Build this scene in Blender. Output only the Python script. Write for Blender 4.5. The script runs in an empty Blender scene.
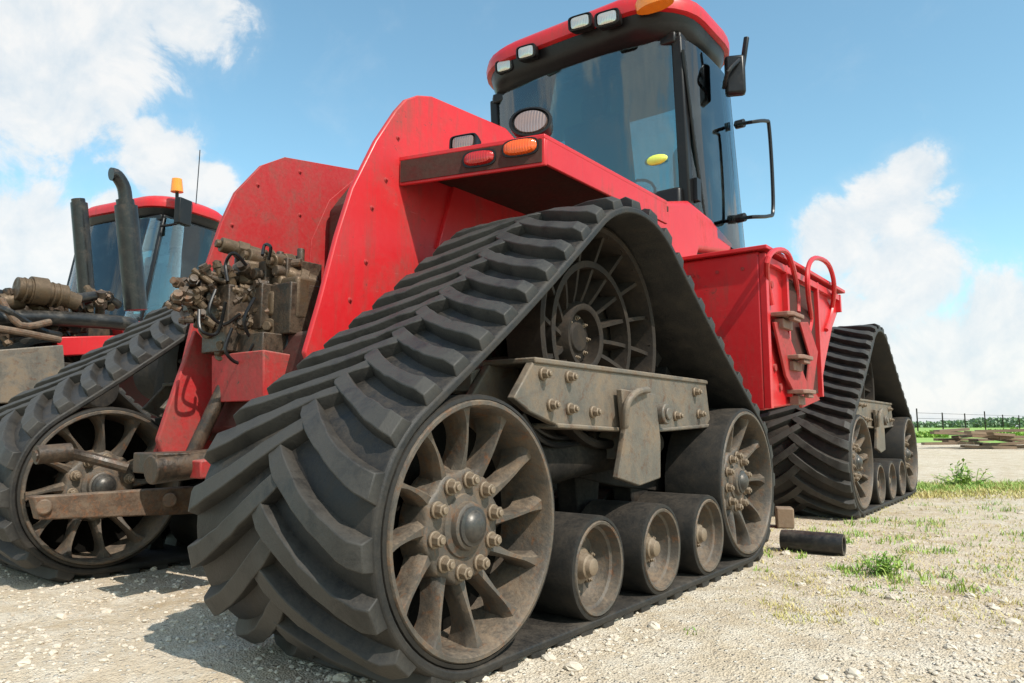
import bpy, bmesh, math, random
from mathutils import Vector, Matrix, noise as mnoise
random.seed(7)
R_ = math.radians
scene = bpy.context.scene
COL = scene.collection
# ------------------------------------------------------------------ camera
F = 730.0
CAM = Vector((1.188, -1.343, 0.64)); YAW = R_(37.5); PIT = R_(6.6)
cd = bpy.data.cameras.new('camera'); cam = bpy.data.objects.new('camera', cd); COL.objects.link(cam)
cam.location = CAM; cam.rotation_euler = (R_(90) + PIT, 0, YAW)
cd.sensor_width = 36; cd.lens = F / 1024 * 36; cd.clip_start = 0.05; cd.clip_end = 3000
scene.camera = cam
fwd = Vector((-math.sin(YAW), math.cos(YAW), 0)); rgt = Vector((math.cos(YAW), math.sin(YAW), 0))
F3 = fwd * math.cos(PIT) + Vector((0, 0, math.sin(PIT))); U3 = -fwd * math.sin(PIT) + Vector((0, 0, math.cos(PIT)))
def ray(px, py): return F3 + rgt * ((px - 512) / F) + U3 * ((341.5 - py) / F)
def onX(px, py, X):
    d = ray(px, py); return CAM + d * ((X - CAM.x) / d.x)
def onY(px, py, Y):
    d = ray(px, py); return CAM + d * ((Y - CAM.y) / d.y)
def onZ(px, py, Z=0.0):
    d = ray(px, py); return CAM + d * ((Z - CAM.z) / d.z)
# ------------------------------------------------------------------ materials
def NN(nt, t, **kw):
    n = nt.nodes.new(t)
    for k, v in kw.items(): setattr(n, k, v)
    return n
def mixc(nt, f, a, b, mode='MIX'):
    m = NN(nt, 'ShaderNodeMix', data_type='RGBA', blend_type=mode); L = nt.links
    for i, v in ((0, f), (6, a), (7, b)):
        if hasattr(v, 'links'): L.new(v, m.inputs[i])
        elif i == 0: m.inputs[0].default_value = v
        else: m.inputs[i].default_value = (*v, 1)
    return m.outputs[2]
def math_(nt, op, a, b=0.0, clamp=False):
    m = NN(nt, 'ShaderNodeMath', operation=op, use_clamp=clamp)
    for i, v in ((0, a), (1, b)):
        if hasattr(v, 'links'): nt.links.new(v, m.inputs[i])
        else: m.inputs[i].default_value = v
    return m.outputs[0]
def noise_(nt, vec, scale, detail=6, rough=.6, dist=0):
    n = NN(nt, 'ShaderNodeTexNoise'); n.inputs['Scale'].default_value = scale; n.inputs['Detail'].default_value = detail
    n.inputs['Roughness'].default_value = rough; n.inputs['Distortion'].default_value = dist
    nt.links.new(vec, n.inputs['Vector']); return n.outputs['Fac']
def step_(nt, v, a, b):
    m = NN(nt, 'ShaderNodeMapRange', interpolation_type='SMOOTHSTEP'); nt.links.new(v, m.inputs[0])
    m.inputs[1].default_value = a; m.inputs[2].default_value = b; return m.outputs[0]
def mat(name, base, rough=.5, metal=0, dirt=(.22, .17, .12), d=.35, scale=5, bump=.15, bscale=60, dust=.25, rust=None, ra=.3, spec=.5, coat=0, dustc=(.36, .31, .25), var=.12, soft=.2, chips=0, wear=None):
    m = bpy.data.materials.new(name); m.use_nodes = True; nt = m.node_tree; L = nt.links
    b = nt.nodes['Principled BSDF']
    tc = NN(nt, 'ShaderNodeTexCoord').outputs['Object']
    n1 = noise_(nt, tc, scale, 10, .72, .3); n2 = noise_(nt, tc, scale * 9, 6, .75); n3 = noise_(nt, tc, bscale, 5, .65)
    comb = math_(nt, 'ADD', math_(nt, 'MULTIPLY', n1, .75), math_(nt, 'MULTIPLY', n2, .25))
    f1 = step_(nt, comb, .66 - d * .35 - soft * .5, .66 - d * .2 + soft * .5)
    c = mixc(nt, n1, [x * (1 - var * 1.6) for x in base], [min(1, x * (1 + var * 1.6)) for x in base])
    if rust:
        nr = noise_(nt, tc, scale * 2.3 + 1.7, 12, .8, .6)
        c = mixc(nt, step_(nt, nr, .64 - ra * .3, .74 - ra * .22), c, rust)
    c = mixc(nt, math_(nt, 'MULTIPLY', f1, .8), c, dirt)
    if chips:
        nc = noise_(nt, tc, 34, 9, .85, .2); c = mixc(nt, step_(nt, math_(nt, 'ADD', nc, math_(nt, 'MULTIPLY', n1, .35)), .86 - chips * .1, .89 - chips * .1), c, (.07, .03, .022))
        mp = NN(nt, 'ShaderNodeMapping'); mp.inputs['Scale'].default_value = (16, 16, 1.2); L.new(tc, mp.inputs[0])
        ns = noise_(nt, mp.outputs[0], 1.5, 8, .7); c = mixc(nt, math_(nt, 'MULTIPLY', step_(nt, math_(nt, 'ADD', math_(nt, 'MULTIPLY', ns, .6), math_(nt, 'MULTIPLY', n1, .5)), .54, .72), .55), c, (.22, .045, .034))
        mp2 = NN(nt, 'ShaderNodeMapping'); mp2.inputs['Scale'].default_value = (3, 5, 60); mp2.inputs['Rotation'].default_value = (.5, .3, .2); L.new(tc, mp2.inputs[0])
        nsc = noise_(nt, mp2.outputs[0], 2.2, 5, .7); c = mixc(nt, math_(nt, 'MULTIPLY', math_(nt, 'MULTIPLY', step_(nt, nsc, .66, .70), step_(nt, n1, .45, .6)), .35), c, (.62, .25, .22))
    geo = NN(nt, 'ShaderNodeNewGeometry'); sep = NN(nt, 'ShaderNodeSeparateXYZ'); L.new(geo.outputs['Normal'], sep.inputs[0])
    up = step_(nt, sep.outputs[2], .2, 1.0)
    df = math_(nt, 'MULTIPLY', math_(nt, 'ADD', math_(nt, 'MULTIPLY', up, 1.1), .35), math_(nt, 'MULTIPLY', step_(nt, math_(nt, 'ADD', math_(nt, 'MULTIPLY', n1, .5), math_(nt, 'MULTIPLY', n3, .5)), .3, .75), dust * 1.5), True)
    c = mixc(nt, df, c, dustc)
    if wear:
        at = NN(nt, 'ShaderNodeAttribute'); at.attribute_name = 'wear'
        wf = math_(nt, 'MULTIPLY', at.outputs['Fac'], math_(nt, 'ADD', .25, math_(nt, 'MULTIPLY', step_(nt, comb, .35, .6), .75)), True)
        c = mixc(nt, wf, c, wear)
    L.new(c, b.inputs['Base Color'])
    rr = math_(nt, 'ADD', math_(nt, 'MULTIPLY', math_(nt, 'ADD', f1, df), (.95 - rough) * .7), rough, True)
    L.new(rr, b.inputs['Roughness'])
    b.inputs['Metallic'].default_value = metal; b.inputs['Specular IOR Level'].default_value = spec
    b.inputs['Coat Weight'].default_value = coat; b.inputs['Coat Roughness'].default_value = .2
    bp = NN(nt, 'ShaderNodeBump'); bp.inputs['Strength'].default_value = bump; bp.inputs['Distance'].default_value = .006
    hh = math_(nt, 'ADD', n3, math_(nt, 'MULTIPLY', f1, .4))
    L.new(hh, bp.inputs['Height']); L.new(bp.outputs[0], b.inputs['Normal'])
    return m
M = {}
M['red'] = mat('red_paint', (.54, .011, .016), .38, 0, (.34, .026, .022), .16, 2.2, .05, 40, .12, rust=(.16, .035, .022), ra=.02, coat=.15, var=.12, dustc=(.46, .22, .18), spec=.40, chips=.55)
M['red_dirty'] = mat('dirty_red_paint', (.40, .013, .016), .5, 0, (.14, .04, .03), .40, 4, .12, 60, .22, rust=(.10, .045, .028), ra=.25, var=.1, chips=.8, spec=.35)
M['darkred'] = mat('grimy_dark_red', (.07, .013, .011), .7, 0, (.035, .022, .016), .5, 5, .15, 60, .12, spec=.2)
M['rubber'] = mat('dusty_rubber', (.010, .010, .0105), .50, 0, (.042, .034, .026), .24, 9, .22, 120, .20, dustc=(.14, .11, .082), var=.2, soft=.35, spec=.36, wear=(.047, .043, .038))
M['rubber_edge'] = mat('tyre_rubber', (.011, .0105, .010), .58, 0, (.034, .026, .019), .34, 14, .15, 90, .10, soft=.3, spec=.3, dustc=(.16, .12, .085))
M['wheel'] = mat('muddy_wheel_steel', (.070, .060, .051), .48, .15, (.14, .092, .056), .36, 11, .3, 90, .28, rust=(.13, .056, .025), ra=.42, dustc=(.32, .235, .16), soft=.16, spec=.5, var=.3)
M['drivew'] = mat('dark_drive_wheel', (.019, .015, .013), .65, .1, (.05, .036, .025), .38, 14, .2, 90, .14, rust=(.04, .022, .013), ra=.3, dustc=(.12, .09, .06), soft=.3, spec=.25)
M['rim'] = mat('rusty_rim', (.085, .052, .034), .6, .15, (.17, .115, .075), .4, 16, .3, 110, .25, rust=(.16, .065, .028), ra=.55, soft=.2, spec=.35, var=.3)
M['steel'] = mat('grey_painted_steel', (.125, .108, .090), .48, .25, (.19, .13, .08), .44, 7, .25, 90, .3, rust=(.10, .045, .024), ra=.45, soft=.15, spec=.45, var=.35)
M['bolt'] = mat('bolt_steel', (.20, .145, .098), .46, .3, (.22, .15, .095), .4, 25, .2, 90, .3)
M['cap'] = mat('dark_steel_cap', (.05, .047, .045), .36, .5, (.10, .075, .055), .25, 16, .1, 90, .2)
M['grime'] = mat('oily_grime', (.026, .020, .015), .34, .2, (.095, .056, .030), .45, 14, .35, 60, .24, rust=(.09, .036, .018), ra=.4, dustc=(.22, .15, .10))
M['brass'] = mat('oily_tan_casting', (.115, .072, .038), .38, .35, (.035, .025, .017), .55, 18, .3, 60, .24, rust=(.10, .042, .02), ra=.4, dustc=(.27, .19, .12))
M['black'] = mat('black_plastic', (.007, .007, .008), .34, 0, (.02, .018, .017), .1, 5, .03, 60, .04, spec=.3)
M['blackmetal'] = mat('black_pipe_metal', (.014, .014, .015), .28, .3, (.07, .052, .038), .22, 8, .08, 60, .12, spec=.5)
M['dark'] = mat('underbody_dark', (.013, .011, .010), .8, 0, (.045, .032, .022), .3, 8, .2, 60, .10, spec=.15)
M['pit'] = mat('wheel_gap_shade', (.005, .0045, .004), .95, 0, (.012, .010, .008), .3, 8, .1, 60, .03, spec=.03)  # near-black colour painted as the shade between wheel spokes
M['seat'] = mat('seat_fabric', (.05, .07, .08), .8, 0, (.05, .05, .05), .1, 5, .1, 60, .05)
M['blue'] = mat('blue_cloth', (.08, .60, .85), .7, 0, (.1, .4, .5), .1, 5, .1, 60, .0)
M['wood'] = mat('weathered_wood', (.20, .13, .08), .8, 0, (.12, .08, .05), .4, 6, .4, 50, .3)
M['tread_plate'] = mat('worn_step_plate', (.26, .15, .11), .6, .3, (.2, .06, .04), .4, 12, .3, 50, .3)
def simple(name, col, rough=.3, emit=0, trans=0, metal=0):
    m = bpy.data.materials.new(name); m.use_nodes = True; b = m.node_tree.nodes['Principled BSDF']; nt = m.node_tree
    tc = NN(nt, 'ShaderNodeTexCoord').outputs['Object']; n = noise_(nt, tc, 14, 4)
    nt.links.new(mixc(nt, n, [c * .8 for c in col], [min(1, c * 1.15) for c in col]), b.inputs['Base Color'])
    b.inputs['Roughness'].default_value = rough; b.inputs['Transmission Weight'].default_value = trans; b.inputs['Metallic'].default_value = metal
    b.inputs['Coat Weight'].default_value = .5
    w = NN(nt, 'ShaderNodeTexWave'); w.inputs['Scale'].default_value = 30; nt.links.new(tc, w.inputs[0]); bp = NN(nt, 'ShaderNodeBump'); bp.inputs['Strength'].default_value = .3; bp.inputs['Distance'].default_value = .004; nt.links.new(w.outputs['Fac'], bp.inputs['Height']); nt.links.new(bp.outputs[0], b.inputs['Normal'])
    return m
M['lens_red'] = simple('red_lens', (.45, .012, .010), .12)
M['lens_orange'] = simple('orange_lens', (.90, .11, .01), .12)
M['amber'] = simple('amber_lens', (1.0, .28, .02), .12)
M['lens_white'] = simple('clear_lens', (.60, .56, .50), .10, metal=.7)
M['lens_dark'] = simple('reflector_lens', (.36, .25, .22), .12, metal=.6)
def glass(name, tint, dirt, refl):
    m = bpy.data.materials.new(name); m.use_nodes = True; nt = m.node_tree; L = nt.links
    nt.nodes.remove(nt.nodes['Principled BSDF']); out = nt.nodes['Material Output']
    tr = NN(nt, 'ShaderNodeBsdfTransparent'); tr.inputs[0].default_value = (*tint, 1)
    gl = NN(nt, 'ShaderNodeBsdfGlossy'); gl.inputs['Roughness'].default_value = .012; gl.inputs[0].default_value = (.85, .95, 1, 1)
    df = NN(nt, 'ShaderNodeBsdfDiffuse'); df.inputs[0].default_value = (.30, .31, .28, 1)
    fr = NN(nt, 'ShaderNodeFresnel'); fr.inputs[0].default_value = 1.55
    tc = NN(nt, 'ShaderNodeTexCoord').outputs['Object']; n = noise_(nt, tc, 3, 8, .7)
    m1 = NN(nt, 'ShaderNodeMixShader'); L.new(math_(nt, 'ADD', fr.outputs[0], refl, True), m1.inputs[0]); L.new(tr.outputs[0], m1.inputs[1]); L.new(gl.outputs[0], m1.inputs[2])
    m2 = NN(nt, 'ShaderNodeMixShader'); L.new(math_(nt, 'MULTIPLY', step_(nt, n, .48, .75), dirt), m2.inputs[0]); L.new(m1.outputs[0], m2.inputs[1]); L.new(df.outputs[0], m2.inputs[2])
    L.new(m2.outputs[0], out.inputs[0]); return m
M['glass'] = glass('tinted_glass', (.84, .97, .99), .07, .03)
M['glass_dark'] = glass('dark_tinted_glass', (.36, .52, .52), .07, .07)
# ------------------------------------------------------------------ mesh builder
class MB:
    def __init__(s): s.bm = bmesh.new()
    def face(s, vs):
        try: return s.bm.faces.new(vs)
        except ValueError: return None
    def rings(s, rings, closed=True, caps=True, loop=False):
        V = [[s.bm.verts.new(p) for p in r] for r in rings]; n = len(V[0]); m = len(V)
        for i in range(m if loop else m - 1):
            a, b = V[i], V[(i + 1) % m]
            for j in range(n if closed else n - 1):
                k = (j + 1) % n; s.face((a[j], a[k], b[k], b[j]))
        if caps and not loop: s.face(V[0][::-1]); s.face(V[-1])
        return s
    def box(s, c, sz, rot=None):
        c = Vector(c); h = [x / 2 for x in sz]; m = rot or Matrix.Identity(3)
        P = [[c + m @ Vector((x * h[0], y * h[1], z * h[2])) for x, y in ((-1, -1), (1, -1), (1, 1), (-1, 1))] for z in (-1, 1)]
        return s.rings(P)
    def frame(s, d):
        d = d.normalized(); a = Vector((0, 0, 1)) if abs(d.z) < .9 else Vector((1, 0, 0))
        u = d.cross(a).normalized(); return u, d.cross(u).normalized()
    def cyl(s, p0, p1, r, seg=16, r2=None, ph=0):
        p0, p1 = Vector(p0), Vector(p1); u, v = s.frame(p1 - p0); r2 = r if r2 is None else r2
        return s.rings([[p + (u * math.cos(ph + 2 * math.pi * k / seg) + v * math.sin(ph + 2 * math.pi * k / seg)) * q for k in range(seg)] for p, q in ((p0, r), (p1, r2))])
    def tube(s, pts, r, seg=8, sm=4):
        P = [Vector(p) for p in pts]
        if sm > 1 and len(P) > 2:
            Q = []
            for i in range(len(P) - 1):
                a, b, c, d = P[max(i - 1, 0)], P[i], P[i + 1], P[min(i + 2, len(P) - 1)]
                for k in range(sm):
                    t = k / sm; Q.append(.5 * ((2 * b) + (c - a) * t + (2 * a - 5 * b + 4 * c - d) * t * t + (3 * b - a - 3 * c + d) * t ** 3))
            Q.append(P[-1]); P = Q
        R = []; u = None
        for i, p in enumerate(P):
            d = (P[min(i + 1, len(P) - 1)] - P[max(i - 1, 0)]).normalized()
            if u is None: u, v = s.frame(d)
            u = (u - d * u.dot(d)).normalized(); v = d.cross(u)
            R.append([p + (u * math.cos(2 * math.pi * k / seg) + v * math.sin(2 * math.pi * k / seg)) * r for k in range(seg)])
        return s.rings(R)
    def lathe(s, prof, cy, cz, x0, sg=-1, seg=48, loop=False, caps=False):
        R = [[Vector((x0 + sg * d, cy + r * math.cos(2 * math.pi * k / seg), cz + r * math.sin(2 * math.pi * k / seg))) for k in range(seg)] for r, d in prof]
        return s.rings(R, loop=loop, caps=caps)
    def prismX(s, yz, x0, x1):
        return s.rings([[Vector((x, y, z)) for y, z in yz] for x in (x0, x1)])
    def ball(s, c, r, seg=14, sc=(1, 1, 1)):
        c = Vector(c); R = []
        for i in range(1, 8):
            t = math.pi * i / 8
            R.append([c + Vector((r * sc[0] * math.sin(t) * math.cos(2 * math.pi * k / seg), r * sc[1] * math.sin(t) * math.sin(2 * math.pi * k / seg), r * sc[2] * math.cos(t))) for k in range(seg)])
        return s.rings(R)
    def build(s, name, m, parent=None, bevel=0, smooth=True, kind=None, seg=2, ang=35):
        bmesh.ops.recalc_face_normals(s.bm, faces=s.bm.faces[:])
        me = bpy.data.meshes.new(name); s.bm.to_mesh(me); s.bm.free()
        me.materials.append(M[m] if isinstance(m, str) else m)
        if smooth:
            for p in me.polygons: p.use_smooth = True
            me.set_sharp_from_angle(angle=R_(ang))
        o = bpy.data.objects.new(name, me); COL.objects.link(o)
        if parent is not None: attach(o, parent)
        if bevel:
            b = o.modifiers.new('bevel', 'BEVEL'); b.width = bevel; b.segments = seg; b.limit_method = 'ANGLE'; b.angle_limit = R_(30)
        if kind: o['kind'] = kind
        return o
BASE = {}
def attach(o, parent):
    o.parent = parent
    if parent.type == 'EMPTY': o.matrix_parent_inverse = Matrix.Translation(-BASE[parent.name])
def thing(name, label, cat, loc, rz=0, group=None, base=None):
    o = bpy.data.objects.new(name, None); COL.objects.link(o); o.location = loc; o.rotation_euler.z = rz
    o.empty_display_size = .2; BASE[o.name] = Vector(base if base is not None else loc)
    tag(o, label, cat, group); return o
def tag(o, label, cat, group=None, kind=None):
    o['label'] = label; o['category'] = cat
    if group: o['group'] = group
    if kind: o['kind'] = kind
    return o
def dup(o, parent, off=(0, 0, 0), top=True):
    c = o.copy(); COL.objects.link(c); inv = o.matrix_parent_inverse.copy(); c.parent = parent; c.matrix_parent_inverse = inv
    if top: c.location = o.location + Vector(off)
    for ch in list(o.children): dup(ch, c, top=False)
    return c
# ================================================================== TRACTOR
W = -2.03; FO = 4.11
tr = thing('tractor', 'large red articulated tractor on four rubber tracks, filling the middle of the yard', 'tractor', (-1.39, 2.5, 0), base=(-1.39, 2.5, 0))
Y0, Y1, YD = .082, 1.955, .975
CA, CB, CC = (Y0, .39), (YD, .970), (Y1, .39); RA, RB = .33, .42
a1 = math.atan2(CB[1] - CA[1], CB[0] - CA[0]) + math.acos((RA - RB) / math.hypot(CB[0] - CA[0], CB[1] - CA[1]))
b1_ = math.atan2(CC[1] - CB[1], CC[0] - CB[0]) + math.acos((RB - RA) / math.hypot(CC[0] - CB[0], CC[1] - CB[1]))
path = []
def arc(c, r, t0, t1, n):
    for i in range(n + 1):
        t = t0 + (t1 - t0) * i / n; path.append((c[0] + r * math.cos(t), c[1] + r * math.sin(t), math.cos(t), math.sin(t)))
arc(CA, RA, 1.5 * math.pi, a1, 26); arc(CB, RB, a1, b1_, 16); arc(CC, RA, b1_, -.5 * math.pi, 26)
def densify(p):
    out = []
    for i in range(len(p)):
        a, b = p[i], p[(i + 1) % len(p)]; d = math.hypot(a[0] - b[0], a[1] - b[1]); k = max(1, int(d / .05))
        for j in range(k):
            t = j / k; sag = 0
            if d > .8 and a[1] > .3: sag = -.012 * math.sin(math.pi * t)
            nx = a[2] + (b[2] - a[2]) * t if d < .8 else a[2]; nz = a[3] + (b[3] - a[3]) * t if d < .8 else a[3]
            out.append((a[0] + (b[0] - a[0]) * t + nx * sag, a[1] + (b[1] - a[1]) * t + nz * sag, nx, nz))
    return out
path = densify(path); cum = [0]
for i in range(len(path)):
    a, b = path[i], path[(i + 1) % len(path)]; cum.append(cum[-1] + math.hypot(a[0] - b[0], a[1] - b[1]))
LEN = cum[-1]
def PS(s, h, x):
    s %= LEN; lo, hi = 0, len(cum) - 1
    while hi - lo > 1:
        mid = (lo + hi) // 2
        if cum[mid] <= s: lo = mid
        else: hi = mid
    t = (s - cum[lo]) / max(1e-9, cum[hi] - cum[lo]); a, b = path[lo], path[hi % len(path)]
    nx, nz = a[2] + (b[2] - a[2]) * t, a[3] + (b[3] - a[3]) * t; q = math.hypot(nx, nz) or 1
    return Vector((x, a[0] + (b[0] - a[0]) * t + nx / q * h, a[1] + (b[1] - a[1]) * t + nz / q * h))
WID = .70; WM = WID / 2
m = MB(); topv = []
sec = [(.0, .004), (-.0, .020), (-.008, .027), (-.06, .030), (-WM, .032), (-WID + .06, .030), (-WID + .008, .027), (-WID, .020), (-WID, .004), (-WID + .008, 0), (-WM, 0), (-.008, 0)]
m.rings([[Vector((x, p[0] + p[2] * h, p[1] + p[3] * h)) for x, h in sec] for p in path], loop=True)
nv = len(path) * len(sec)
NL = 50; pit = LEN / NL
lr = random.Random(4)
for k in range(NL):
    for side in (0, 1):
        s0 = (k + .5 * side) * pit + lr.uniform(-.003, .003); R = []; n = 12
        for i in range(n + 1):
            t = i / n; x = -.004 - t * (WM + .040); ds = .075 * t + .125 * (t ** 1.7); hgt = (.046 if i > 0 else .030) + lr.uniform(-.003, .0015)
            wb = .031 + .005 * (1 - t); wt = .021 + .009 * max(0, t - .45) * 2 + (.006 * (1 - t) ** 2) + lr.uniform(-.0015, .0015)
            if i == n: wt *= .75; hgt = .040; wb *= .9
            X = x if side == 0 else -WID - x
            c = s0 + ds
            R.append([PS(c - wb, .022, X), PS(c - wt, .024 + hgt, X), PS(c + wt * .85, .024 + hgt, X), PS(c + wb, .022, X)])
            topv += [nv + 1, nv + 2]; nv += 4
        m.rings(R)
for k in range(NL):
    s0 = k * pit
    m.rings([[PS(s0 - .035, .002, x), PS(s0 - .018, -.065, x), PS(s0 + .018, -.065, x), PS(s0 + .035, .002, x)] for x in (-WM + .055, -WM - .055)])
belt = m.build('rubber_track', 'rubber', tr, bevel=.0028, ang=30, seg=2)
wa = belt.data.attributes.new('wear', 'FLOAT', 'POINT')
for i in topv: wa.data[i].value = 1.0
def hexbolt(r, h, mt='bolt'):
    b = MB(); b.cyl((0, 0, 0), (.008, 0, 0), r * 1.3, 16)
    b.cyl((.008, 0, 0), (.008 + h, 0, 0), r, 6); b.cyl((.008 + h, 0, 0), (.014 + h, 0, 0), r * .55, 10)
    return b.build('bolt', mt, None, bevel=.002)
proto_bolt = hexbolt(.0165, .020); proto_small = hexbolt(.012, .014); proto_rivet = hexbolt(.008, .002, 'red_dirty'); proto_tiny = hexbolt(.0075, .008)
def bolts(parent, x, cy, cz, rad, n, proto, ph=0, flip=False):
    for k in range(n):
        t = 2 * math.pi * k / n + ph; o = proto.copy(); COL.objects.link(o); o.parent = parent
        o.location = (x, cy + rad * math.cos(t), cz + rad * math.sin(t)); o.rotation_euler = (t + k * .7, 0, math.pi if flip else 0)
SIDES = ((0.0, -1), (-WID, 1))
def idler(y0, nsp=12, curve=.30, wsp=1.0):
    cy, cz = y0, .39; out = []
    for x0, sg in SIDES:
        m = MB()
        m.lathe([(.318, .004), (.313, -.004), (.304, -.004), (.299, .004), (.296, .05), (.288, .13), (.270, .24), (.30, .25), (.318, .25)], cy, cz, x0, sg, 64, loop=True)
        # flange with scalloped edge between the bolts
        seg = 60; prof = [(.0, .058), (.118, .058), (.135, .060), (.141, .066), (.144, .082), (.150, .110), (.150, .14), (.0, .14)]
        m.rings([[Vector((x0 + sg * d, cy + (r * (1 + (.035 * math.cos(10 * (2 * math.pi * k / seg - .2)) if .12 < r < .146 else 0))) * math.cos(2 * math.pi * k / seg), cz + (r * (1 + (.035 * math.cos(10 * (2 * math.pi * k / seg - .2)) if .12 < r < .146 else 0))) * math.sin(2 * math.pi * k / seg))) for k in range(seg)] for r, d in prof], caps=False)
        for k in range(nsp):
            a0 = 2 * math.pi * k / nsp; R = []
            for i in range(14):
                t = i / 13; r = .132 + t * .166; a = a0 + curve * t ** 1.3 * (1 if sg < 0 else -1)
                w = (.0072 + .150 * max(0, t - .66) ** 1.75 + .018 * (1 - t) ** 3) * wsp; d0 = .066 - .040 * t - .004 * math.sin(math.pi * t); d1 = d0 + .075 - .020 * math.sin(math.pi * t) + .02 * t
                er = Vector((0, math.cos(a), math.sin(a))); et = Vector((0, -math.sin(a), math.cos(a))); c = Vector((x0, cy, cz)) + er * r
                f_ = lambda ww, dd: c + et * ww + Vector((sg * dd, 0, 0))
                R.append([f_(w * .45, d0), f_(w * 1.0, d0 + .010 + w * .5), f_(w * .9, d0 + .026 + w * .4), f_(w * .8, d1), f_(-w * .8, d1), f_(-w * .9, d0 + .026 + w * .4), f_(-w * 1.0, d0 + .010 + w * .5), f_(-w * .45, d0)])
            m.rings(R)
        wh = m.build('idler_wheel', 'wheel', tr, ang=40); out.append(wh)
        t = MB(); t.lathe([(.0, .17), (.287, .16), (.287, .19), (.0, .20)], cy, cz, x0, sg, 40); t.build('gap_shade_disc', 'pit', wh)  # disc added behind the open spokes; its black colour stands for shade
        t = MB(); t.lathe([(.3305, .012), (.327, .003), (.318, .0), (.318, .25), (.3305, .25)], cy, cz, x0, sg, 64, loop=True); t.build('tyre', 'rubber_edge', wh)
        h = MB(); h.lathe([(.0, .030), (.052, .030), (.058, .034), (.062, .048), (.078, .052), (.081, .058), (.078, .062), (.078, WM)], cy, cz, x0, sg, 40); h.build('hub', 'wheel', wh)
        c = MB(); c.lathe([(.0, .002), (.014, .003), (.027, .008), (.036, .015), (.040, .022), (.049, .025), (.051, .031)], cy, cz, x0, sg, 32); c.build('hub_cap', 'cap', wh)
        bolts(wh, x0 + sg * .058, cy, cz, .114, 10, proto_bolt, .2, sg > 0)
    return out
idlers = idler(Y0, 12, .10) + idler(Y1, 10, -.04, 1.15)
def roller(y0):
    cy, cz = y0, .207; out = []
    for x0, sg in SIDES:
        m = MB()
        m.lathe([(.143, .27), (.143, .004), (.139, -.002), (.131, .0), (.126, .03), (.118, .036), (.114, .06), (.100, .085), (.072, .092), (.060, .088), (.0, .088)], cy, cz, x0, sg, 40)
        r = m.build('roller_wheel', 'wheel', tr); out.append(r)
        t = MB(); t.lathe([(.158, .012), (.155, .003), (.144, .001), (.144, .27), (.158, .27)], cy, cz, x0, sg, 48, loop=True); t.build('tyre', 'rubber_edge', r)
        h = MB(); h.lathe([(.0, .018), (.020, .019), (.026, .023), (.030, .036), (.036, .040), (.042, .064), (.055, .068), (.058, .09)], cy, cz, x0, sg, 28); h.cyl((x0 + sg * .11, cy, cz), (x0 + sg * WM, cy, cz), .05, 16); h.build('hub', 'bolt', r)
        if sg < 0: bolts(r, x0 - .086, cy, cz, .078, 6, proto_tiny, .3)
    return out
rollers = [r for y in (.65, 1.08, 1.50) for r in roller(y)]
# ---- drive wheel
cy, cz = CB; drives = []
for x0, sg in ((-.16, -1), (-WID + .16, 1)):
    m = MB()
    m.lathe([(.412, .0), (.400, -.006), (.385, .0), (.378, .03), (.372, .14), (.412, .14)], cy, cz, x0, sg, 60, loop=True)
    m.lathe([(.282, .045), (.258, .045), (.254, .12), (.282, .12)], cy, cz, x0, sg, 48, loop=True)
    m.lathe([(.0, .16), (.10, .16), (.104, .085), (.112, .08), (.125, .08), (.135, .10), (.15, .155), (.36, .12), (.375, .16), (.12, .18), (.0, .18)], cy, cz, x0, sg, 40)
    for k in range(16):
        a = 2 * math.pi * k / 16; R = []
        for i in range(6):
            t = i / 5; r = .130 + t * .255; aa = a + .10 * t * sg; er = Vector((0, math.cos(aa), math.sin(aa))); et = Vector((0, -math.sin(aa), math.cos(aa)))
            c = Vector((x0, cy, cz)) + er * r; d0 = .105 - .085 * t ** .8; w = .0125
            R.append([c + et * w * .6 + Vector((sg * d0, 0, 0)), c + et * w * 1.4 + Vector((sg * .14, 0, 0)), c - et * w * 1.4 + Vector((sg * .14, 0, 0)), c - et * w * .6 + Vector((sg * d0, 0, 0))])
        m.rings(R)
    if sg < 0:
        for k in range(22):
            a = 2 * math.pi * k / 22; m.cyl((-.17, cy + .395 * math.cos(a), cz + .395 * math.sin(a)), (-WID + .17, cy + .395 * math.cos(a), cz + .395 * math.sin(a)), .016, 8)
    drive = m.build('drive_wheel', 'drivew', tr, ang=40); drives.append(drive)
    m = MB(); m.lathe([(.0, .11), (.05, .11), (.058, .12), (.095, .13), (.10, .16)], cy, cz, x0, sg, 36); m.build('hub', 'drivew', drive, bevel=.002)
    if sg < 0: bolts(drive, x0 - .130, cy, cz, .075, 8, proto_tiny)
# ---- undercarriage frame
def px(poly, X): return [(p.y, p.z) for p in (onX(a, b, X) for a, b in poly)]
m = MB()
bp_ = [(534, 361), (706, 383), (711, 425), (645, 431), (556, 425), (530, 412), (514, 398)]
m.prismX(px(bp_, -.10), -.10, -.130)
q = px(bp_, -.10); m.prismX(q, -.27, -.30)
m.prismX([(q[0][0] - .004, q[0][1] + .012), (q[1][0] + .004, q[1][1] + .012), (q[1][0] + .004, q[1][1] - .006), (q[0][0] - .004, q[0][1] - .006)], -.092, -.302)
m.prismX([(q[4][0], q[4][1] - .010), (q[3][0], q[3][1] - .008), (q[2][0] + .004, q[2][1] - .010), (q[2][0] + .004, q[2][1] + .006), (q[3][0], q[3][1] + .006), (q[4][0], q[4][1] + .006)], -.090, -.303)
uf = m.build('undercarriage_beam', 'steel', tr, bevel=.005)
for bx, by in ((542, 374), (550, 405), (568, 377), (569, 409), (592, 412), (694, 392), (698, 414), (675, 416)):
    p = onX(bx, by, -.10); o = proto_small.copy(); COL.objects.link(o); o.parent = uf; o.location = p; o.scale = (1.3, 1.3, 1.3)
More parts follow.
